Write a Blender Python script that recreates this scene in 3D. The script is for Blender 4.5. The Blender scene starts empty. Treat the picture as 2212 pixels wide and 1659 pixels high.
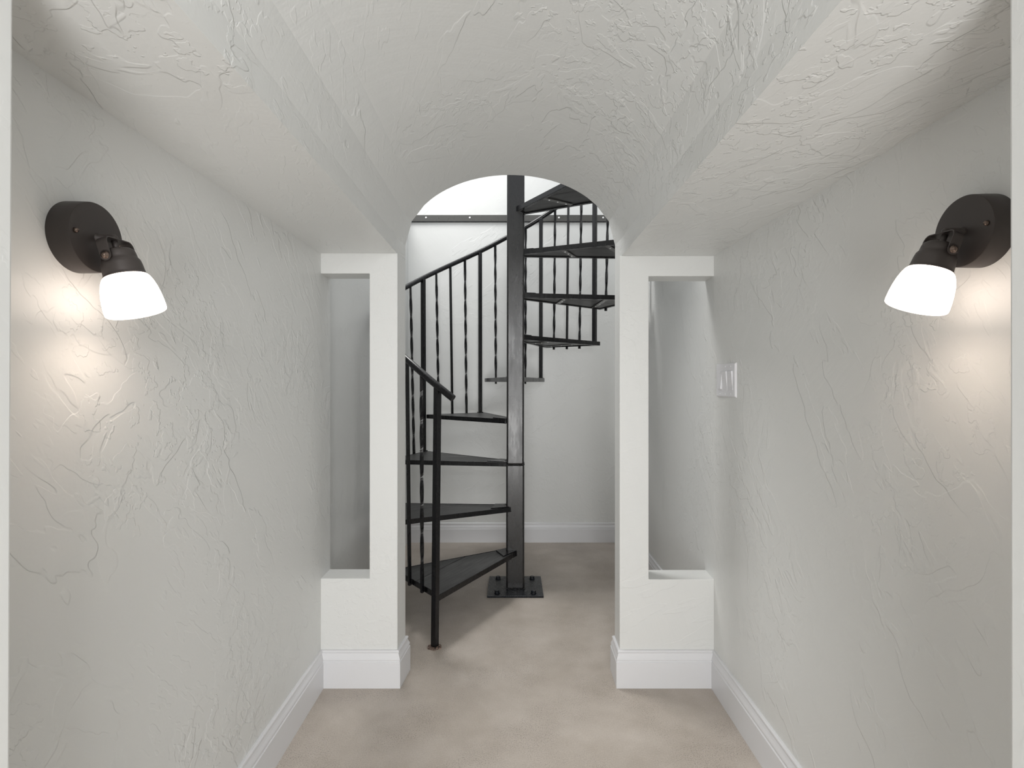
import bpy, bmesh, math, random
from mathutils import Vector, Matrix
random.seed(4)
S = bpy.context.scene
COL = S.collection
H = 1.15                                    # lens height above the floor
R = math.radians

# ------------------------------------------------------------ camera, world, lights, exposure
cam_d = bpy.data.cameras.new('camera'); cam = bpy.data.objects.new('camera', cam_d); COL.objects.link(cam)
cam_d.sensor_width = 36.0; cam_d.lens = 36.0 * 1130.0 / 2212.0
cam_d.clip_start = 0.01
cam.location = (0, 0, H); cam.rotation_euler = (R(90), 0, 0)
S.camera = cam

W = bpy.data.worlds.new('world'); S.world = W; W.use_nodes = True
bg = W.node_tree.nodes['Background']
bg.inputs['Color'].default_value = (0.94, 0.97, 1.0, 1); bg.inputs['Strength'].default_value = 0.68

def area(name, loc, target, size, power, color, sy=None, spread=180):
    d = bpy.data.lights.new(name, 'AREA'); d.energy = power; d.color = color; d.size = size
    d.spread = R(spread)
    if sy: d.shape = 'RECTANGLE'; d.size_y = sy
    o = bpy.data.objects.new(name, d); COL.objects.link(o); o.location = loc
    o.rotation_euler = (Vector(target) - Vector(loc)).to_track_quat('-Z', 'Y').to_euler()
    return o
# room lamp upstairs above the stair opening, then four added fill lights, unseen behind the camera
area('upstairs_ceiling_light', (-0.9, 3.15, 3.8), (0.2, 2.7, 1.4), 0.90, 37, (1.0, 0.985, 0.96))
area('room_fill_wide', (0.0, -2.75, 1.0), (0.0, 1.2, 1.2), 1.9, 8, (1.0, 0.995, 0.985), 1.7)  # added wide fill facing the passage, no window is built here
area('room_fill_high', (0.8, -1.6, 1.95), (-0.3, 1.2, 1.5), 0.8, 8, (0.99, 0.995, 1.0))  # added high fill from the right, lifts the left wall
area('room_fill_small', (0.03, -1.4, 1.62), (0.0, 1.2, 1.5), 0.30, 9, (0.99, 0.995, 1.0), 0.42)  # added small fill for the vault sides and the reflection on the column
area('room_fill_low', (0.0, -1.2, 0.5), (0.0, 1.2, 1.7), 0.8, 21, (1.0, 0.995, 0.985))  # added low fill aimed up to brighten the vault

S.cycles.max_bounces = 6; S.cycles.diffuse_bounces = 5; S.cycles.glossy_bounces = 3
vs = S.view_settings
vs.view_transform = 'Standard'; vs.look = 'None'; vs.gamma = 1; vs.use_curve_mapping = False
vs.exposure = 0.57

# ------------------------------------------------------------ materials
def mat(name, base, rough=0.5, metal=0.0, spec=0.5):
    m = bpy.data.materials.new(name); m.use_nodes = True
    b = m.node_tree.nodes['Principled BSDF']
    b.inputs['Base Color'].default_value = (*base, 1); b.inputs['Roughness'].default_value = rough
    b.inputs['Metallic'].default_value = metal; b.inputs['Specular IOR Level'].default_value = spec
    return m, m.node_tree, b
def N(nt, t, **kw):
    n = nt.nodes.new(t)
    for k, v in kw.items():
        if k in n.inputs: n.inputs[k].default_value = v
        else: setattr(n, k, v)
    return n
def mth(nt, op, a, b=None):
    n = nt.nodes.new('ShaderNodeMath'); n.operation = op
    for i, v in enumerate((a, b)):
        if v is None: continue
        if isinstance(v, (int, float)): n.inputs[i].default_value = v
        else: nt.links.new(v, n.inputs[i])
    return n.outputs[0]
def ramp(nt, v, lo, hi):
    n = nt.nodes.new('ShaderNodeMapRange'); n.interpolation_type = 'SMOOTHSTEP'
    nt.links.new(v, n.inputs[0]); n.inputs[1].default_value = lo; n.inputs[2].default_value = hi
    return n.outputs[0]
def coords(nt, scale=(1, 1, 1), rot=(0, 0, 0), loc=(0, 0, 0)):
    tc = nt.nodes.new('ShaderNodeTexCoord'); mp = nt.nodes.new('ShaderNodeMapping')
    mp.vector_type = 'TEXTURE'; scale = tuple(1.0 / c for c in scale)      # rotate first, then stretch
    nt.links.new(tc.outputs['Object'], mp.inputs[0])
    mp.inputs['Scale'].default_value = scale; mp.inputs['Rotation'].default_value = rot
    mp.inputs['Location'].default_value = loc
    return mp.outputs[0]
def noise(nt, vec, scale, detail=4, rough=0.5, dist=0.0):
    n = N(nt, 'ShaderNodeTexNoise'); n.inputs['Scale'].default_value = scale
    n.inputs['Detail'].default_value = detail; n.inputs['Roughness'].default_value = rough
    n.inputs['Distortion'].default_value = dist; nt.links.new(vec, n.inputs['Vector'])
    return n.outputs[0]

def plaster(name, base, rot=(0, 0, 0), amt=1.0, off=(0, 0, 0), rough=0.42):
    m, nt, b = mat(name, base, rough)
    v = coords(nt, loc=off)
    va = coords(nt, (1, 1, 1), rot, off)
    vb = coords(nt, (1.0, 1.0, 0.25), rot, off)
    big = noise(nt, v, 1.9, 1); sml = noise(nt, v, 2.9, 1)
    # trowelled plates with a sharp lip
    p1 = mth(nt, 'MULTIPLY', ramp(nt, noise(nt, va, 6.0, 3, 0.62, 0.7), 0.515, 0.535), ramp(nt, big, 0.42, 0.55))
    p2 = mth(nt, 'MULTIPLY', ramp(nt, noise(nt, vb, 11.0, 3, 0.6), 0.54, 0.558), ramp(nt, sml, 0.45, 0.58))
    p3 = mth(nt, 'MULTIPLY', ramp(nt, noise(nt, va, 24.0, 3, 0.62), 0.55, 0.58), ramp(nt, big, 0.50, 0.60))
    p4 = mth(nt, 'MULTIPLY', ramp(nt, noise(nt, vb, 38.0, 2, 0.6), 0.56, 0.60), ramp(nt, sml, 0.54, 0.42))
    st = noise(nt, coords(nt, (1, 1, 9), rot, off), 7.0, 2, 0.6)
    st = mth(nt, 'MULTIPLY', st, ramp(nt, big, 0.56, 0.46))
    f = noise(nt, v, 150.0, 0, 0.6)
    h = mth(nt, 'MULTIPLY', p1, 0.5)
    h = mth(nt, 'ADD', h, mth(nt, 'MULTIPLY', p2, 0.7))
    h = mth(nt, 'ADD', h, mth(nt, 'MULTIPLY', p3, 0.45))
    h = mth(nt, 'ADD', h, mth(nt, 'MULTIPLY', p4, 0.25))
    h = mth(nt, 'ADD', h, mth(nt, 'MULTIPLY', st, 0.4))
    h = mth(nt, 'ADD', h, mth(nt, 'MULTIPLY', big, 2.5))
    h = mth(nt, 'ADD', h, mth(nt, 'MULTIPLY', f, 0.07))
    bp = N(nt, 'ShaderNodeBump', Strength=1.0, Distance=0.0014 * amt)
    nt.links.new(h, bp.inputs['Height']); nt.links.new(bp.outputs[0], b.inputs['Normal'])
    return m
PAINT = (0.735, 0.743, 0.732)
M = {}
M['wall'] = plaster('grey_plaster', PAINT, (R(40), R(20), 0))
M['wall_b'] = plaster('grey_plaster_right', PAINT, (R(-35), R(-20), 0), 0.9, (3.1, 1.7, 5.2))
M['ceil'] = plaster('grey_plaster_ceiling', PAINT, (R(80), R(15), R(20)), 1.15, (7.3, 2.2, 1.4), 0.38)
M['back'] = plaster('grey_plaster_stairwell', PAINT, (0, R(50), 0), 0.5, (1.3, 9.2, 4.4), 0.45)
M['part'] = plaster('grey_plaster_partition', PAINT, (0, R(70), 0), 0.45, (4.3, 0.2, 8.4), 0.45)

M['jamb'] = plaster('grey_plaster_jamb', PAINT, (0, R(30), 0), 0.15, (2.3, 6.2, 3.4), 0.5)

m, nt, b = mat('white_trim_paint', (0.74, 0.745, 0.765), 0.35)
f = noise(nt, coords(nt), 60, 3); bp = N(nt, 'ShaderNodeBump', Strength=0.3, Distance=0.0004)
nt.links.new(f, bp.inputs['Height']); nt.links.new(bp.outputs[0], b.inputs['Normal']); M['trim'] = m

# polished concrete with sand speckle and cloudy stains
m, nt, b = mat('brown_concrete', (0.36, 0.31, 0.27), 0.5)
v = coords(nt)
cl = noise(nt, v, 1.6, 5, 0.6, 0.4); c2 = noise(nt, v, 6.0, 4, 0.6)
mixv = mth(nt, 'ADD', mth(nt, 'MULTIPLY', cl, 0.65), mth(nt, 'MULTIPLY', c2, 0.35))
cr = nt.nodes.new('ShaderNodeValToRGB'); nt.links.new(mixv, cr.inputs[0])
cr.color_ramp.elements[0].position = 0.36; cr.color_ramp.elements[0].color = (0.40, 0.35, 0.30, 1)
cr.color_ramp.elements[1].position = 0.62; cr.color_ramp.elements[1].color = (0.56, 0.505, 0.455, 1)
dark = mth(nt, 'MULTIPLY', ramp(nt, noise(nt, v, 340, 2, 0.5), 0.57, 0.68), ramp(nt, noise(nt, v, 4.5, 3), 0.38, 0.62))
lite = mth(nt, 'MULTIPLY', ramp(nt, noise(nt, coords(nt, loc=(5, 3, 1)), 300, 2, 0.5), 0.64, 0.72), 0.55)
grit = noise(nt, v, 420, 2)
mixv = mth(nt, 'ADD', mixv, mth(nt, 'MULTIPLY', mth(nt, 'SUBTRACT', noise(nt, coords(nt, loc=(2, 8, 1)), 230, 3, 0.7), 0.5), 0.45))
nt.links.new(mixv, cr.inputs[0])
mx = N(nt, 'ShaderNodeMix', data_type='RGBA'); nt.links.new(dark, mx.inputs[0])
nt.links.new(cr.outputs[0], mx.inputs[6]); mx.inputs[7].default_value = (0.16, 0.135, 0.115, 1)
mx2 = N(nt, 'ShaderNodeMix', data_type='RGBA'); nt.links.new(lite, mx2.inputs[0])
nt.links.new(mx.outputs[2], mx2.inputs[6]); mx2.inputs[7].default_value = (0.62, 0.58, 0.54, 1)
nt.links.new(mx2.outputs[2], b.inputs['Base Color'])
bp = N(nt, 'ShaderNodeBump', Strength=0.5, Distance=0.0012); nt.links.new(grit, bp.inputs['Height'])
nt.links.new(bp.outputs[0], b.inputs['Normal'])
nt.links.new(mth(nt, 'ADD', mth(nt, 'MULTIPLY', cl, 0.35), 0.35), b.inputs['Roughness'])
M['floor'] = m

def blackm(name, base, rough, bump, sc, spec=0.4):
    m, nt, b = mat(name, base, rough, 0.0, spec)
    v = coords(nt, (1, 1, 0.2))
    f = noise(nt, v, sc, 4, 0.65)
    bp = N(nt, 'ShaderNodeBump', Strength=0.6, Distance=bump)
    nt.links.new(f, bp.inputs['Height']); nt.links.new(bp.outputs[0], b.inputs['Normal'])
    nt.links.new(mth(nt, 'ADD', mth(nt, 'MULTIPLY', f, 0.3), rough - 0.13), b.inputs['Roughness'])
    return m
M['steel'] = blackm('black_painted_steel', (0.004, 0.004, 0.005), 0.24, 0.0003, 45)
M['column'] = blackm('black_column_steel', (0.010, 0.0096, 0.010), 0.26, 0.0007, 30, 0.6)
M['plate'] = blackm('black_base_plate_steel', (0.004, 0.006, 0.010), 0.26, 0.0018, 110)
M['weld'] = blackm('weld_bead', (0.03, 0.03, 0.03), 0.25, 0.003, 160)
M['ledger'] = blackm('ledger_steel', (0.085, 0.084, 0.078), 0.28, 0.0009, 12, 0.6)
M['screw'], _, _ = mat('zinc_screw', (0.85, 0.85, 0.85), 0.4, 0.0)
m, nt, b = mat('rusty_foot', (0.14, 0.085, 0.06), 0.6)
cr = nt.nodes.new('ShaderNodeValToRGB'); nt.links.new(noise(nt, coords(nt), 140, 4), cr.inputs[0])
cr.color_ramp.elements[0].position = 0.4; cr.color_ramp.elements[0].color = (0.02, 0.017, 0.016, 1)
cr.color_ramp.elements[1].position = 0.62; cr.color_ramp.elements[1].color = (0.30, 0.20, 0.155, 1)
nt.links.new(cr.outputs[0], b.inputs['Base Color']); M['foot'] = m
# dark stained plank
m, nt, b = mat('charcoal_stained_wood', (0.03, 0.03, 0.03), 0.42)
v = coords(nt, (1.2, 14, 14)); g = noise(nt, v, 5.5, 5, 0.6, 0.5); g2 = noise(nt, coords(nt, (2, 40, 40)), 7, 3)
cr = nt.nodes.new('ShaderNodeValToRGB')
nt.links.new(mth(nt, 'ADD', mth(nt, 'MULTIPLY', g, 0.7), mth(nt, 'MULTIPLY', g2, 0.3)), cr.inputs[0])
cr.color_ramp.elements[0].position = 0.35; cr.color_ramp.elements[0].color = (0.018, 0.018, 0.018, 1)
cr.color_ramp.elements[1].position = 0.68; cr.color_ramp.elements[1].color = (0.075, 0.076, 0.076, 1)
nt.links.new(cr.outputs[0], b.inputs['Base Color'])
bp = N(nt, 'ShaderNodeBump', Strength=0.5, Distance=0.0008); nt.links.new(g2, bp.inputs['Height'])
nt.links.new(bp.outputs[0], b.inputs['Normal']); M['wood'] = m

M['bronze'], nt, b = mat('oil_rubbed_bronze', (0.058, 0.049, 0.046), 0.44, 0.25)
M['bronze_hi'], _, _ = mat('bronze_screw', (0.16, 0.12, 0.10), 0.25, 0.8)
M['plastic'], _, _ = mat('white_switch_plastic', (0.80, 0.80, 0.83), 0.28)
# lit opal glass
m, nt, b = mat('opal_glass_lit', (0.9, 0.88, 0.84), 0.3)
b.inputs['Emission Color'].default_value = (1.0, 0.835, 0.72, 1); b.inputs['Emission Strength'].default_value = 3.3
M['opal'] = m
m, nt, b = mat('lamp_bulb_lit', (1, 1, 1), 0.3)
b.inputs['Emission Color'].default_value = (1.0, 0.835, 0.71, 1); b.inputs['Emission Strength'].default_value = 29.0
M['bulb'] = m

# ------------------------------------------------------------ mesh helpers
def obj(name, bm, m, parent=None, smooth=False, bevel=0.0, seg=2):
    bmesh.ops.recalc_face_normals(bm, faces=bm.faces)
    me = bpy.data.meshes.new(name); bm.to_mesh(me); bm.free()
    if smooth:
        for p in me.polygons: p.use_smooth = True
    me.materials.append(M[m] if isinstance(m, str) else m)
    o = bpy.data.objects.new(name, me); COL.objects.link(o)
    if parent: o.parent = parent; o.matrix_parent_inverse = parent.matrix_world.inverted()
    if bevel:
        md = o.modifiers.new('bevel', 'BEVEL'); md.width = bevel; md.segments = seg; md.limit_method = 'ANGLE'
        md.angle_limit = R(35)
    return o
def struct(name, bm, m, label=None, smooth=False, bevel=0.0):
    o = obj(name, bm, m, None, smooth, bevel, 3); o['kind'] = 'structure'
    if label: o['label'] = label
    return o
def thing(name, label, cat, loc, group=None):
    o = bpy.data.objects.new(name, None); COL.objects.link(o); o.location = loc
    o['label'] = label; o['category'] = cat
    if group: o['group'] = group
    bpy.context.view_layer.update()
    return o
def add_hexa(bm, p):
    """p: 8 points, bottom ring 0-3 then top ring 4-7"""
    v = [bm.verts.new(q) for q in p]
    for f in ((0, 1, 2, 3), (7, 6, 5, 4), (0, 4, 5, 1), (1, 5, 6, 2), (2, 6, 7, 3), (3, 7, 4, 0)):
        bm.faces.new([v[i] for i in f])
def add_box(bm, x0, x1, y0, y1, z0, z1):
    add_hexa(bm, [(x0, y0, z0), (x1, y0, z0), (x1, y1, z0), (x0, y1, z0), (x0, y0, z1), (x1, y0, z1), (x1, y1, z1), (x0, y1, z1)])
def add_prism(bm, pts, z0, z1):
    a = [bm.verts.new((x, y, z0)) for x, y in pts]; c = [bm.verts.new((x, y, z1)) for x, y in pts]
    n = len(pts)
    bm.faces.new(a); bm.faces.new(c)
    for i in range(n): bm.faces.new((a[i], a[(i + 1) % n], c[(i + 1) % n], c[i]))
def frame_of(d):
    d = Vector(d).normalized()
    up = Vector((0, 1, 0)) if abs(d.y) < 0.9 else Vector((1, 0, 0))
    a = d.cross(up).normalized(); b = d.cross(a).normalized()
    return a, b, d
def add_bar(bm, p0, p1, w, h=None, ang=0.0, twist=0.0, n=1, t0=0.0, t1=1.0):
    """square bar from p0 to p1; twist radians spread between t0..t1"""
    h = h or w
    p0 = Vector(p0); p1 = Vector(p1); d = (p1 - p0).normalized()
    a0 = Vector((math.cos(ang), math.sin(ang), 0))
    if abs(d.z) < 0.9: a0 = Vector((0, 0, 1))
    a = (a0 - d * a0.dot(d)).normalized(); b = d.cross(a)
    rings = []
    ts = [0.0]
    if n > 1: ts += [t0 + (t1 - t0) * i / n for i in range(n + 1)]
    ts += [1.0]
    for t in ts:
        k = min(max((t - t0) / (t1 - t0), 0), 1) * twist
        ca, sa = math.cos(k), math.sin(k)
        A = a * ca + b * sa; B = b * ca - a * sa
        c = p0.lerp(p1, t)
        rings.append([bm.verts.new(c + A * (sx * w / 2) + B * (sy * h / 2)) for sx, sy in ((-1, -1), (1, -1), (1, 1), (-1, 1))])
    for r0, r1 in zip(rings, rings[1:]):
        for i in range(4): bm.faces.new((r0[i], r0[(i + 1) % 4], r1[(i + 1) % 4], r1[i]))
    bm.faces.new(rings[0]); bm.faces.new(rings[-1])
def add_lathe(bm, o, d, prof, n=40, cap=True):
    """prof: list of (distance along axis, radius)"""
    a, b, d = frame_of(d); o = Vector(o); rings = []
    for L, r in prof:
        rings.append([bm.verts.new(o + d * L + (a * math.cos(2 * math.pi * i / n) + b * math.sin(2 * math.pi * i / n)) * max(r, 1e-5)) for i in range(n)])
    for r0, r1 in zip(rings, rings[1:]):
        for i in range(n): bm.faces.new((r0[i], r0[(i + 1) % n], r1[(i + 1) % n], r1[i]))
    if cap: bm.faces.new(rings[0]); bm.faces.new(rings[-1])
def add_tube(bm, pts, r, n=14):
    pts = [Vector(p) for p in pts]; rings = []
    for i, p in enumerate(pts):
        d = (pts[min(i + 1, len(pts) - 1)] - pts[max(i - 1, 0)]).normalized()
        a = d.cross(Vector((0, 0, 1))).normalized(); b = d.cross(a)
        rings.append([bm.verts.new(p + (a * math.cos(2 * math.pi * k / n) + b * math.sin(2 * math.pi * k / n)) * r) for k in range(n)])
    for r0, r1 in zip(rings, rings[1:]):
        for i in range(n): bm.faces.new((r0[i], r0[(i + 1) % n], r1[(i + 1) % n], r1[i]))
    bm.faces.new(rings[0]); bm.faces.new(rings[-1])
def auto_smooth(o, ang=35):
    for p in o.data.polygons: p.use_smooth = True
    md = o.modifiers.new('edges', 'EDGE_SPLIT'); md.split_angle = R(ang)

# ------------------------------------------------------------ the room shell
D1, D2, D3 = 1.99, 2.094, 3.81             # partition front and back, stairwell back wall
YF = 0.60                                  # far side of the opening the photographer looks through
bm = bmesh.new(); add_box(bm, -2.4, 2.4, -3.1, 4.1, -0.1, 0.0)
struct('floor', bm, 'floor', 'brown speckled concrete floor')

bm = bmesh.new()                           # alcove wall, left
add_prism(bm, [(-0.715, 0.44), (-0.717, YF), (-0.727, D1), (-0.728, D2), (-0.95, D2), (-0.95, 0.44)], 0, H + 0.52)
struct('wall_left', bm, 'wall', 'grey trowelled plaster wall of the passage, left side')
bm = bmesh.new()                           # alcove wall, right, running on into the stairwell
add_prism(bm, [(0.756, 0.44), (0.758, YF), (0.768, D1), (0.7735, D2), (1.0, D2), (1.0, 0.44)], 0, H + 0.51)
struct('wall_right', bm, 'wall_b', 'grey trowelled plaster wall of the passage, right side')

# stairwell walls
UP = 2.40
bm = bmesh.new(); add_prism(bm, [(-0.757, D2), (-0.757, D3), (-0.95, D3), (-0.95, D2)], 0, UP)
struct('wall_stairwell_left', bm, 'part')
bm = bmesh.new(); add_prism(bm, [(0.7735, D2), (0.818, 2.85), (0.825, D3), (1.0, D3), (1.0, D2)], 0, UP)
struct('wall_stairwell_right', bm, 'wall_b')
bm = bmesh.new(); add_box(bm, -2.2, 2.2, D3, D3 + 0.15, 0, 4.6)
struct('wall_back', bm, 'back', 'tall plaster wall behind the spiral stair')

# ceiling: two flat soffits and the barrel vault between them, one extrusion that also forms the upstairs floor
def section(y):
    t = (y - YF) / (D2 - YF)
    L = lambda a, b: a + (b - a) * t
    zl_w, zl_v = H + L(0.479, 0.4985), H + L(0.490, 0.4985)
    zr_w, zr_v = H + L(0.465, 0.4885), H + L(0.481, 0.4885)
    tt = max(0.0, (y - D1) / (D2 - D1))
    xl = -(L(0.4320, 0.4385) * (1 - tt) + 0.4265 * tt); xr = L(0.4135, 0.4172) * (1 - tt) + 0.4125 * tt
    zs, za = H + 0.555, H + 0.8367
    cx = (xl + xr) / 2; hw = (xr - xl) / 2
    pts = [(-0.95, zl_w), (-0.70, zl_w), (xl, zl_v)]
    angs = [0, 20, 35] + list(range(41, 140, 4)) + [145, 160, 180]
    for a in angs:
        pts.append((cx - hw * math.cos(R(a)), zs + (za - zs) * math.sin(R(a))))
    pts += [(xr, zr_v), (0.74, zr_w), (1.0, zr_w), (1.0, H + 1.22), (-0.95, H + 1.22)]
    return pts
bm = bmesh.new()
rings = []
for y in (0.44, YF, 1.1, 1.6, D1, D2):
    rings.append([bm.verts.new((x, y, z)) for x, z in section(y)])
for r0, r1 in zip(rings, rings[1:]):
    for i in range(len(r0)): bm.faces.new((r0[i], r0[(i + 1) % len(r0)], r1[(i + 1) % len(r0)], r1[i]))
bm.faces.new(rings[0]); bm.faces.new(rings[-1])
o = struct('ceiling', bm, 'ceil', 'barrel vaulted plaster ceiling between two flat soffits')
auto_smooth(o, 6.5)

# partition with the arched doorway and a tall slot window each side
def pier(name, F, B, label):
    bm = bmesh.new()
    a = [bm.verts.new((x, D1, z)) for x, z in F]; c = [bm.verts.new((x, D2, z)) for x, z in B]; n = len(F)
    bm.faces.new(a); bm.faces.new(c)
    for i in range(n): bm.faces.new((a[i], a[(i + 1) % n], c[(i + 1) % n], c[i]))
    struct(name, bm, 'part', label, bevel=0.003)
def cshape(xo, xs, xj, zl, zh, zt):
    return [(xo, 0), (xj, 0), (xj, zt), (xo, zt), (xo, zh), (xs, zh), (xs, zl), (xo, zl)]
pier('wall_partition_left', cshape(-0.745, -0.5425, -0.4362, 0.4095, H + 0.4205, H + 0.4985),
     cshape(-0.745, -0.5425, -0.4262, 0.4095, H + 0.4205, H + 0.4985), 'plaster pier left of the arch with a tall slot opening')
pier('wall_partition_right', cshape(0.79, 0.5204, 0.4095, 0.4065, H + 0.4105, H + 0.4885),
     cshape(0.79, 0.5204, 0.4112, 0.4065, H + 0.4105, H + 0.4885), 'plaster pier right of the arch with a tall slot opening')

# front wall: the opening at the near end of the passage
bm = bmesh.new()
add_hexa(bm, [(-2.0, 0.44, 0), (-0.580, 0.44, 0), (-0.5775, YF, 0), (-2.0, YF, 0), (-2.0, 0.44, 2.4), (-0.568, 0.44, 2.4), (-0.5675, YF, 2.4), (-2.0, YF, 2.4)])
add_hexa(bm, [(0.572, 0.44, 0), (2.0, 0.44, 0), (2.0, YF, 0), (0.571, YF, 0), (0.570, 0.44, 2.4), (2.0, 0.44, 2.4), (2.0, YF, 2.4), (0.5685, YF, 2.4)])
struct('wall_front', bm, 'jamb', 'plaster jambs of the near opening', bevel=0.004)

# the room the photograph is taken from
for nm, bx in (('wall_room_left', (-2.1, -2.0, -3.0, 0.44, 0, 2.5)), ('wall_room_right', (2.0, 2.1, -3.0, 0.44, 0, 2.5)),
               ('wall_room_rear', (-2.1, 2.1, -3.1, -3.0, 0, 2.5)), ('ceiling_room', (-2.1, 2.1, -3.1, YF, 2.4, 2.5))):
    bm = bmesh.new(); add_box(bm, *bx); struct(nm, bm, 'part')

# ------------------------------------------------------------ baseboards
BPROF = [(0, 0), (0.015, 0), (0.015, 0.0985), (0.0125, 0.1005), (0.0118, 0.1035), (0.0135, 0.107), (0.0135, 0.1095), (0.0122, 0.114),
         (0.0098, 0.120), (0.0078, 0.1265), (0.0066, 0.1315), (0.0085, 0.1335), (0.0095, 0.1365), (0.0085, 0.1400), (0.0055, 0.1425), (0, 0.1425)]
def baseboard(name, path, side, k=0.985):
    """path on the floor along the wall face; side = +1 room to the left of travel"""
    P = [Vector((x, y)) for x, y in path]; offs = []
    for i in range(len(P)):
        ns = []
        for a, b in ((i - 1, i), (i, i + 1)):
            if a >= 0 and b < len(P):
                d = (P[b] - P[a]).normalized(); ns.append(Vector((-d.y, d.x)) * side)
        m = sum(ns, Vector((0, 0)));
        m = m.normalized(); m /= m.dot(ns[0]); offs.append(m)
    bm = bmesh.new(); rings = []
    for p, m in zip(P, offs):
        rings.append([bm.verts.new((p.x + m.x * t, p.y + m.y * t, z * k)) for t, z in BPROF])
    for r0, r1 in zip(rings, rings[1:]):
        for i in range(len(BPROF)):
            bm.faces.new((r0[i], r0[(i + 1) % len(BPROF)], r1[(i + 1) % len(BPROF)], r1[i]))
    bm.faces.new(rings[0]); bm.faces.new(rings[-1])
    return struct(name, bm, 'trim')
baseboard('baseboard_left', [(-0.717, YF), (-0.727, D1), (-0.4362, D1), (-0.4262, D2), (-0.757, D2), (-0.757, D2 + 0.3)], -1)
baseboard('baseboard_right', [(0.758, YF), (0.768, D1), (0.4095, D1), (0.4112, D2), (0.7735, D2), (0.818, 2.85), (0.825, D3), (-0.752, D3)], 1)

# ------------------------------------------------------------ spiral staircase
CX, CY = 0.018, 2.957
stair = thing('spiral_staircase', 'black steel spiral staircase with charcoal wooden treads behind the arch, bolted to the concrete floor', 'staircase', (CX, CY, 0))
def pol(r, deg, z=0.0): return Vector((CX + r * math.cos(R(deg)), CY + r * math.sin(R(deg)), z))
bm = bmesh.new(); add_box(bm, CX - 0.0508, CX + 0.0508, CY - 0.0508, CY + 0.0508, 0.008, 0.700)
low = obj('column_sleeve', bm, 'column', stair, bevel=0.010, seg=4)
bm = bmesh.new()
add_hexa(bm, [(CX - .0485, CY - .049, .70), (CX + .0485, CY - .049, .70), (CX + .0485, CY + .049, .70), (CX - .0485, CY + .049, .70),
              (CX - .0445, CY - .049, 3.3), (CX + .0545, CY - .049, 3.3), (CX + .0545, CY + .049, 3.3), (CX - .0445, CY + .049, 3.3)])
colm = obj('column', bm, 'column', stair, bevel=0.010, seg=4)
# weld beads: ragged rings
def bead(pts, r, parent):
    bm = bmesh.new(); q = []
    for a, b in zip(pts, pts[1:]):
        a, b = Vector(a), Vector(b); n = max(2, int((b - a).length / 0.004))
        q += [a.lerp(b, i / n) for i in range(n)]
    q.append(Vector(pts[-1]))
    for p in q:
        rr = r * random.uniform(0.7, 1.25)
        m = Matrix.Translation(p + Vector((random.uniform(-1, 1), random.uniform(-1, 1), random.uniform(-1, 1))) * r * 0.4)
        bmesh.ops.create_icosphere(bm, subdivisions=1, radius=rr, matrix=m)
    return obj('weld_bead', bm, 'weld', parent, smooth=True)
s = 0.050
bead([(CX - s, CY + s, .70), (CX - s, CY - s, .70), (CX + s, CY - s, .70), (CX + s, CY + s, .70)], 0.0028, low)

bm = bmesh.new(); add_box(bm, CX - 0.152, CX + 0.152, CY - 0.145, CY + 0.145, 0, 0.011)
bp_ = obj('base_plate', bm, 'plate', stair, bevel=0.0015)
for sx in (-1, 1):
    for sy in (-1, 1):
        bm = bmesh.new(); px, py = CX + sx * 0.0995, CY + sy * 0.106
        add_lathe(bm, (px, py, 0.011), (0, 0, 1), [(0, 0.0165), (0.0022, 0.0165), (0.003, 0.0155)], 24)
        add_lathe(bm, (px, py, 0.013), (0, 0, 1), [(-0.001, 0.0128), (0.0105, 0.0128), (0.0125, 0.0100)], 6)
        obj('bolt', bm, 'plate', bp_)
bead([(CX - s, CY - s, .012), (CX + s, CY - s, .012), (CX + s, CY + s, .012)], 0.003, bp_)

BD = [242.8, 209, 175.2, 141.5, 106.5, 73.5, 40.5, 6, -25, -59, -93]
TZ = [0.222, 0.4645, 0.713, 0.951, 1.190, 1.428, 1.662, 1.899, 2.135, 2.37]
RT, FH = 0.738, 0.0255
def clip(poly, p, n):
    """keep the side where (q-p).n >= 0"""
    out = []
    for i in range(len(poly)):
        a, b = poly[i], poly[(i + 1) % len(poly)]
        da, db = (a - p).dot(n), (b - p).dot(n)
        if da >= 0: out.append(a)
        if (da > 0) != (db > 0): out.append(a.lerp(b, da / (da - db)))
    return out
def inset(poly, w):
    out = list(poly); c = sum(poly, Vector((0, 0))) / len(poly)
    for i in range(len(poly)):
        a, b = poly[i], poly[(i + 1) % len(poly)]
        d = (b - a).normalized(); n = Vector((-d.y, d.x))
        if (c - a).dot(n) < 0: n = -n
        out = clip(out, a + n * w, n)
    return out
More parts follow.
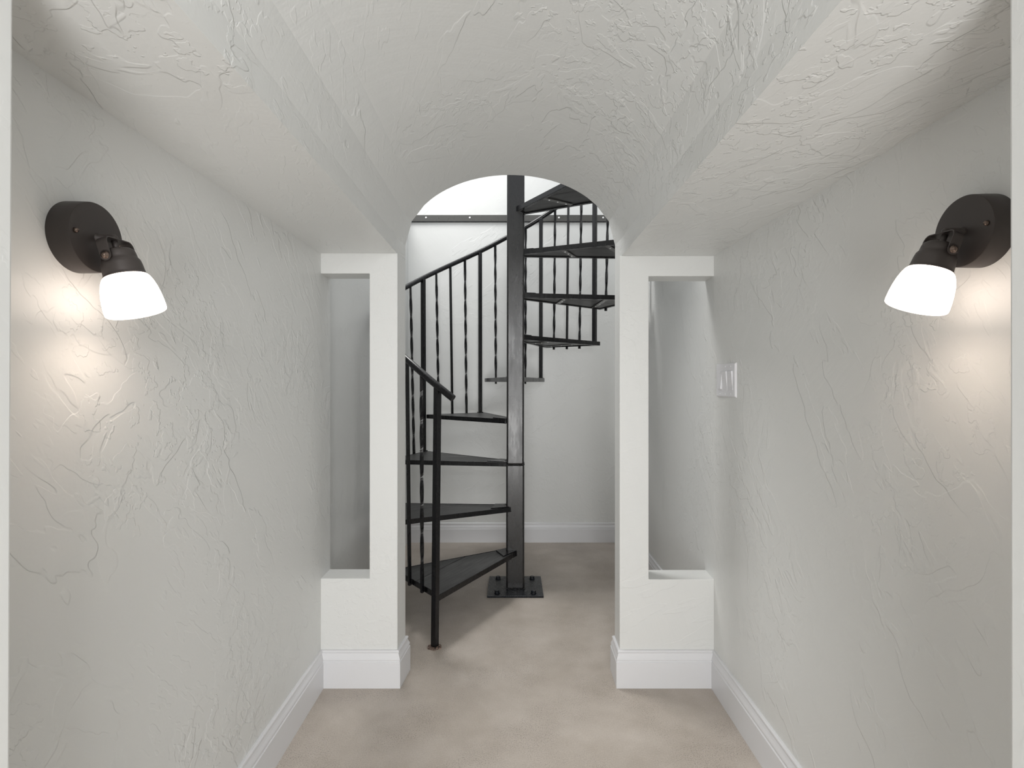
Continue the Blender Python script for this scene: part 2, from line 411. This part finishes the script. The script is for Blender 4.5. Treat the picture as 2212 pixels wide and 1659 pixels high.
def tread(k):
    z = TZ[k]; f, b_ = BD[k], BD[k + 1]; mid = (f + b_) / 2
    u = Vector((math.cos(R(mid)), math.sin(R(mid)))); w = Vector((-u.y, u.x)); c = Vector((CX, CY))
    hub0 = c + u * 0.030 + w * 0.0435; hub1 = c + u * 0.036 - w * 0.033
    of = pol(RT, f).xy; ob = pol(0.693 if k == 0 else RT, b_).xy
    poly = [hub0, of, ob, hub1]
    # rim of angle iron: upright band plus the ledge the boards rest on
    bm = bmesh.new(); inn = inset(poly, 0.0035); led = inset(poly, 0.020)
    def ring(Pa, Pb, za, zb):
        v = [[bm.verts.new((p.x, p.y, zz)) for p in P] for P, zz in ((Pa, za), (Pa, zb), (Pb, zb), (Pb, za))]
        n = len(Pa)
        for j in range(4):
            A, B = v[j], v[(j + 1) % 4]
            for i in range(n): bm.faces.new((A[i], A[(i + 1) % n], B[(i + 1) % n], B[i]))
    if len(inn) == 4 and len(led) == 4:
        ring(poly, inn, z - FH, z)
        ring(inn, led, z - FH, z - FH + 0.003)
    else: add_prism(bm, [tuple(p) for p in poly], z - FH, z - 0.01)
    fr = obj('tread', bm, 'steel', stair, bevel=0.0006, seg=1)
    # two boards side by side, the joint parallel to the front edge
    body = inset(poly, 0.0042)
    fd = (of - hub0).normalized(); fn = Vector((-fd.y, fd.x))
    if (ob - of).dot(fn) < 0: fn = -fn
    for s0, s1 in ((0.0, 0.198), (0.2005, 0.9)):
        q = clip(clip(body, of + fn * s0, fn), of + fn * s1, -fn)
        if len(q) < 3: continue
        bm = bmesh.new()
        ang = math.atan2(fd.y, fd.x); cs, sn = math.cos(-ang), math.sin(-ang)
        loc = [((p - of).x * cs - (p - of).y * sn, (p - of).x * sn + (p - of).y * cs) for p in q]
        add_prism(bm, loc, -0.019, 0)
        o = obj('board', bm, 'wood', None, bevel=0.0012, seg=1)
        o.location = (of.x, of.y, z - 0.0012); o.rotation_euler = (0, 0, ang); bpy.context.view_layer.update()
        o.parent = fr; o['label'] = 'charcoal stained wooden plank'
    # weld plate at the column, and flat straps with screws underneath
    bm = bmesh.new()
    q = [c + u * 0.032 + w * 0.042, c + u * 0.150 + w * 0.056, c + u * 0.108 - w * 0.044, c + u * 0.038 - w * 0.0315]
    add_prism(bm, [tuple(p) for p in q], z - 0.001, z + 0.0045)
    obj('hub_plate', bm, 'steel', fr, bevel=0.001, seg=1)
    if k >= 5:
        for rr in (0.30, 0.56):
            hf = 0.027 + (rr - 0.05) / (RT - 0.05) * (RT * math.sin(R(abs(f - b_) / 2)) - 0.03) - 0.006
            skew = 0.11 if rr > 0.5 else 0.05
            a = c + u * (rr + skew / 2) + w * hf; b2 = c + u * (rr - skew / 2) - w * hf
            bm = bmesh.new(); add_bar(bm, (a.x, a.y, z - FH + 0.001), (b2.x, b2.y, z - FH + 0.001), 0.003, 0.026)
            sb = obj('strap', bm, 'ledger', fr)
            for t in (0.2, 0.5, 0.8):
                p = a.lerp(b2, t); bm = bmesh.new()
                add_lathe(bm, (p.x, p.y, z - FH - 0.0005), (0, 0, -1), [(0, 0.005), (0.0015, 0.005), (0.003, 0.0025)], 10)
                obj('screw', bm, 'screw', fr, smooth=True)
    bead([(*(c + u * 0.036 + w * 0.0445), z + .002), (*(c + u * 0.034 + w * 0.0445), z - FH), (*(c + u * 0.052 + w * 0.030), z + .004), (*(c + u * 0.052 - w * 0.030), z + .003)], 0.0026, fr)
    return fr
for k in range(9): tread(k)

# handrail: a round tube following the helix
RAIL = [(249.2, 1.088), (242.5, 1.150), (229.6, 1.262), (215, 1.365), (200, 1.465), (180, 1.59), (153, 1.765), (130, 1.93), (106, 2.10),
        (93.8, 2.195), (84, 2.262), (71.5, 2.355), (40, 2.585), (6, 2.83), (-25, 3.05), (-45, 3.19)]
def rail_z(a):
    for (a0, z0), (a1, z1) in zip(RAIL, RAIL[1:]):
        if a1 <= a <= a0: return z0 + (z1 - z0) * (a0 - a) / (a0 - a1)
    return RAIL[0][1] if a > RAIL[0][0] else RAIL[-1][1]
zs_ = []
aa = 249.2
while aa > -45: zs_.append(aa); aa -= 2.0
raw = [rail_z(a) for a in zs_]
sm = [sum(raw[max(0, i - 3):i + 4]) / len(raw[max(0, i - 3):i + 4]) if 3 <= i else raw[i] for i in range(len(raw))]
bm = bmesh.new(); add_tube(bm, [pol(0.762, a, z) for a, z in zip(zs_, sm)], 0.0155, 20)
o = obj('handrail', bm, 'steel', stair); auto_smooth(o, 40)

BW = 0.0128
def baluster(deg, k, tw, deg_b, r_b):
    zt = rail_z(deg) - 0.010; zb = TZ[k] - FH - (0.014 if k else 0.001)
    p0 = pol(r_b, deg_b, zb); p1 = pol(0.757, deg, zt)
    bm = bmesh.new(); ln = zt - zb
    if tw:
        t0, t1 = 0.09 / ln, 1 - 0.07 / ln
        turns = (ln - 0.16) / 0.127 * math.pi / 2
        add_bar(bm, p0, p1, BW, BW, R(deg), turns, 72, t0, t1)
        o = obj('baluster', bm, 'steel', stair); o['label'] = 'twisted square baluster'
    else:
        add_bar(bm, p0, p1, BW, BW, R(deg)); o = obj('baluster', bm, 'steel', stair); o['label'] = 'plain square baluster'
def post(deg, k, r=0.752):
    bm = bmesh.new(); z0 = TZ[k]
    add_bar(bm, pol(r, deg, z0), pol(r + 0.005, deg, rail_z(deg) - 0.008), 0.0245, 0.0245, R(deg))
    obj('post', bm, 'steel', stair, bevel=0.002, seg=2)
    bm = bmesh.new(); add_bar(bm, pol(r, deg, z0 - 0.002), pol(r, deg, z0 + 0.004), 0.036, 0.036, R(deg))
    obj('post_foot', bm, 'steel', stair)
BAL = {0: [236.2, 229.0, 220.0], 1: [203, 194.5, 186], 2: [168.7, 159.9, 151.1], 3: [133.9, 125.5, 117.1], 4: [100.4, 92.2, 84],
       5: [68, 60.5, 53], 6: [36, 28, 20], 7: [3, -5, -13], 8: [-30, -39, -48]}
PST = {0: 211.5, 1: 177.5, 2: 142.3, 3: 108.7, 4: 75.7, 5: 45, 6: 11, 7: -21.5}
for k, L in BAL.items():
    for i, a in enumerate(L):
        db, rb = ((232.6, 0.707), (223.3, 0.692), (214.6, 0.695))[i] if k == 0 else (a, 0.728)
        baluster(a, k, i != 1, db, rb)
for k, a in PST.items(): post(a, k)
# newel at the foot of the stair
bm = bmesh.new()
nb, ntp = Vector((-0.337, 2.283, 0.006)), Vector((-0.3245, 2.281, 1.142))
add_bar(bm, nb, ntp, 0.0255, 0.0255, R(242.5 - 6))
nw = obj('newel_post', bm, 'steel', stair, bevel=0.002, seg=2)
bm = bmesh.new()
pts = []
for a, r_ in ((20, .029), (75, .027), (150, .031), (200, .033), (262, .030), (330, .031)):
    pts.append((nb.x + r_ * math.cos(R(a + 10)) * 1.05, nb.y + r_ * math.sin(R(a + 10)) * 0.95))
add_prism(bm, pts, 0, 0.007)
f_ = obj('foot_plate', bm, 'foot', nw, bevel=0.002); f_['label'] = 'rusty floor foot plate'

# ------------------------------------------------------------ steel ledger along the upstairs floor edge on the back wall
Zl0, Zl1 = H + 1.180, H + 1.229
led = thing('steel_ledger_bar', 'dark steel flat bar screwed across the back wall above the stair', 'metal bar', (0, D3, Zl0))
bm = bmesh.new(); add_box(bm, -0.756, 0.82, D3 - 0.008, D3, Zl0, Zl1)
obj('bar', bm, 'ledger', led, bevel=0.001)
bm = bmesh.new(); add_box(bm, -0.756, 0.82, D3 - 0.012, D3, Zl0 - 0.003, Zl0 + 0.002)
obj('lower_lip', bm, 'steel', led)
for x in (-0.6246, -0.3065, 0.018, 0.3417, 0.6625):
    bm = bmesh.new(); add_lathe(bm, (x, D3 - 0.008, H + 1.209), (0, -1, 0), [(0, 0.0068), (0.0015, 0.0066), (0.0025, 0.005)], 20)
    o = obj('screw', bm, 'screw', led, smooth=True); o['label'] = 'bright round screw head'

# ------------------------------------------------------------ wall sconces
def sconce(side, wx, y, z, d, label):
    """side +1: on the left wall facing +x"""
    root = thing('wall_sconce', label, 'wall lamp', (wx, y, z), 'pair of adjustable wall sconces in the passage')
    nx = Vector((side, 0, 0)); c = Vector((wx, y, z)); T = 0.039
    bm = bmesh.new()
    add_lathe(bm, c - nx * 0.002, nx, [(0, 0.0555), (0.002, 0.0572), (T * 0.5, 0.0572), (T, 0.0566), (T + 0.0016, 0.0558), (T + 0.002, 0.0535), (T + 0.0021, 0.02)], 72)
    can = obj('canopy', bm, 'bronze', root); auto_smooth(can, 30)
    face = c + nx * T
    for sy in (-1, 1):
        bm = bmesh.new(); add_lathe(bm, face + Vector((0, sy * 0.0445, 0)), nx, [(0, 0.0042), (0.002, 0.0040), (0.0045, 0.003), (0.0055, 0.0012)], 18)
        obj('canopy_screw', bm, 'bronze_hi', can, smooth=True)
    d = Vector(d).normalized(); piv = face + nx * 0.026 + Vector((0, 0, -0.001))
    bm = bmesh.new(); add_lathe(bm, face - nx * 0.001, nx, [(0, 0.0075), (0.002, 0.0075), (0.003, 0.0056), (0.026, 0.0056), (0.030, 0.0052), (0.0325, 0.0035), (0.0335, 0.001)], 28)
    obj('arm', bm, 'bronze', root, smooth=True)
    # head frame: d along the axis, yb across the yoke (close to the depth direction)
    yb = Vector((0, 1, 0)); yb = (yb - d * yb.dot(d)).normalized(); xa = d.cross(yb).normalized()
    P = lambda a, b, L: piv + xa * a + yb * b + d * L
    bm = bmesh.new(); add_lathe(bm, piv, d, [(-0.001, 0.0046), (0.026, 0.0046)], 24)
    obj('stem', bm, 'bronze', root, smooth=True)
    # yoke strap
    path = [(-0.0305, 0.034), (-0.0305, 0.014)]
    for i in range(1, 7):
        a = R(90 * i / 6); path.append((-0.0305 + 0.009 * (1 - math.cos(a)), 0.014 - 0.010 * math.sin(a)))
    path += [(-p, q) for p, q in reversed(path)]
    bm = bmesh.new(); rg = []; wd = 0.0085; th = 0.0009
    for i, (bb, L) in enumerate(path):
        p0 = path[max(0, i - 1)]; p1 = path[min(len(path) - 1, i + 1)]
        t = Vector((p1[0] - p0[0], p1[1] - p0[1])).normalized(); n2 = Vector((-t.y, t.x)) * th
        rg.append([bm.verts.new(P(sa * wd, bb + sn * n2.x, L + sn * n2.y)) for sa, sn in ((-1, -1), (1, -1), (1, 1), (-1, 1))])
    for r0, r1 in zip(rg, rg[1:]):
        for i in range(4): bm.faces.new((r0[i], r0[(i + 1) % 4], r1[(i + 1) % 4], r1[i]))
    bm.faces.new(rg[0]); bm.faces.new(rg[-1])
    for sb in (-1, 1):
        add_lathe(bm, P(0, sb * 0.0305 - 0.0009, 0.034), yb, [(0, wd), (0.0018, wd)], 28)
    yo = obj('yoke', bm, 'bronze', root); auto_smooth(yo, 40)
    for sb in (-1, 1):
        bm = bmesh.new(); add_lathe(bm, P(0, sb * 0.0305, 0.034), yb * sb, [(-0.005, 0.0062), (0.0005, 0.0062), (0.0018, 0.0060), (0.0022, 0.0042), (0.005, 0.0036), (0.0065, 0.0018)], 22)
        obj('pivot_screw', bm, 'bronze_hi', yo, smooth=True)
    bm = bmesh.new()
    add_lathe(bm, piv, d, [(0.0195, 0.004), (0.0200, 0.0165), (0.0212, 0.0205), (0.0235, 0.0232), (0.027, 0.0244), (0.033, 0.0250), (0.036, 0.0250),
                           (0.0385, 0.0264), (0.041, 0.0278), (0.047, 0.0288), (0.060, 0.0298), (0.0625, 0.0302), (0.0645, 0.0318), (0.0665, 0.0318), (0.0665, 0.020)], 56)
    so = obj('socket_cup', bm, 'bronze', root); auto_smooth(so, 45)
    bm = bmesh.new()
    outer = [(0.0645, 0.0290), (0.0655, 0.0316), (0.069, 0.0342), (0.076, 0.0372), (0.086, 0.0400), (0.098, 0.0421), (0.110, 0.0433), (0.121, 0.0438), (0.1255, 0.0434), (0.1265, 0.0424)]
    inner = [(0.1255, 0.0412), (0.110, 0.0405), (0.090, 0.0380), (0.076, 0.0340), (0.068, 0.0290)]
    add_lathe(bm, piv, d, outer + inner, 64, cap=False)
    sh = obj('glass_shade', bm, 'opal', root, smooth=True); sh['label'] = 'glowing white opal glass shade'
    bm = bmesh.new()
    add_lathe(bm, piv, d, [(0.060, 0.008), (0.072, 0.010), (0.084, 0.017), (0.094, 0.021), (0.103, 0.020), (0.110, 0.014), (0.113, 0.004)], 32)
    bu = obj('bulb', bm, 'bulb', root, smooth=True)
    return root
sconce(+1, -0.7215, 0.8615, H + 0.2406, (0.2789, 0.0539, -1), 'bronze wall sconce with lit white glass shade on the left wall')
sconce(-1, 0.7625, 0.8405, H + 0.2450, (-0.3448, 0.0912, -1), 'bronze wall sconce with lit white glass shade on the right wall, partly behind the jamb')

# ------------------------------------------------------------ three-gang switch plate on the right wall
sx, sy, sz = 0.7668, 1.867, H + 0.0135
sw = thing('light_switch', 'white three-gang rocker light switch plate on the right wall beside the pier', 'light switch', (sx, sy, sz))
def wbox(bm, y0, y1, z0, z1, t0, t1, tilt=0.0):
    """box on the right wall: t measured out of the wall towards -x; tilt shifts the lower edge outward"""
    add_hexa(bm, [(sx - t1 - tilt, sy + y0, sz + z0), (sx - t1 - tilt, sy + y1, sz + z0), (sx - t0, sy + y1, sz + z0), (sx - t0, sy + y0, sz + z0),
                  (sx - t1 + tilt, sy + y0, sz + z1), (sx - t1 + tilt, sy + y1, sz + z1), (sx - t0, sy + y1, sz + z1), (sx - t0, sy + y0, sz + z1)])
bm = bmesh.new(); w2, h2 = 0.0835, 0.0600
a = [(-w2, -h2), (w2, -h2), (w2, h2), (-w2, h2)]
v0 = [bm.verts.new((sx + 0.003, sy + p, sz + q)) for p, q in a]; v1 = [bm.verts.new((sx - 0.002, sy + p, sz + q)) for p, q in a]
v2 = [bm.verts.new((sx - 0.0062, sy + p * 0.945, sz + q * 0.93)) for p, q in a]
for A, B in ((v0, v1), (v1, v2)):
    for i in range(4): bm.faces.new((A[i], A[(i + 1) % 4], B[(i + 1) % 4], B[i]))
bm.faces.new(v0); bm.faces.new(v2)
plate = obj('cover_plate', bm, 'plastic', sw, bevel=0.0008)
for i, yo_ in enumerate((-0.046, 0, 0.046)):
    bm = bmesh.new(); wbox(bm, yo_ - 0.0178, yo_ + 0.0178, -0.0345, 0.0345, 0.004, 0.0066)
    fr_ = obj('rocker_frame', bm, 'plastic', sw, bevel=0.0004)
    bm = bmesh.new(); wbox(bm, yo_ - 0.0155, yo_ + 0.0155, -0.0315, 0.0315, 0.004, 0.0085, 0.0028 if i == 2 else -0.0026)
    obj('rocker', bm, 'plastic', fr_, bevel=0.0006)
    for zo in (-0.049, 0.049):
        bm = bmesh.new(); add_lathe(bm, (sx - 0.006, sy + yo_, sz + zo), (-1, 0, 0), [(0, 0.0030), (0.0008, 0.0030), (0.0012, 0.002)], 14)
        obj('plate_screw', bm, 'plastic', plate, smooth=True)
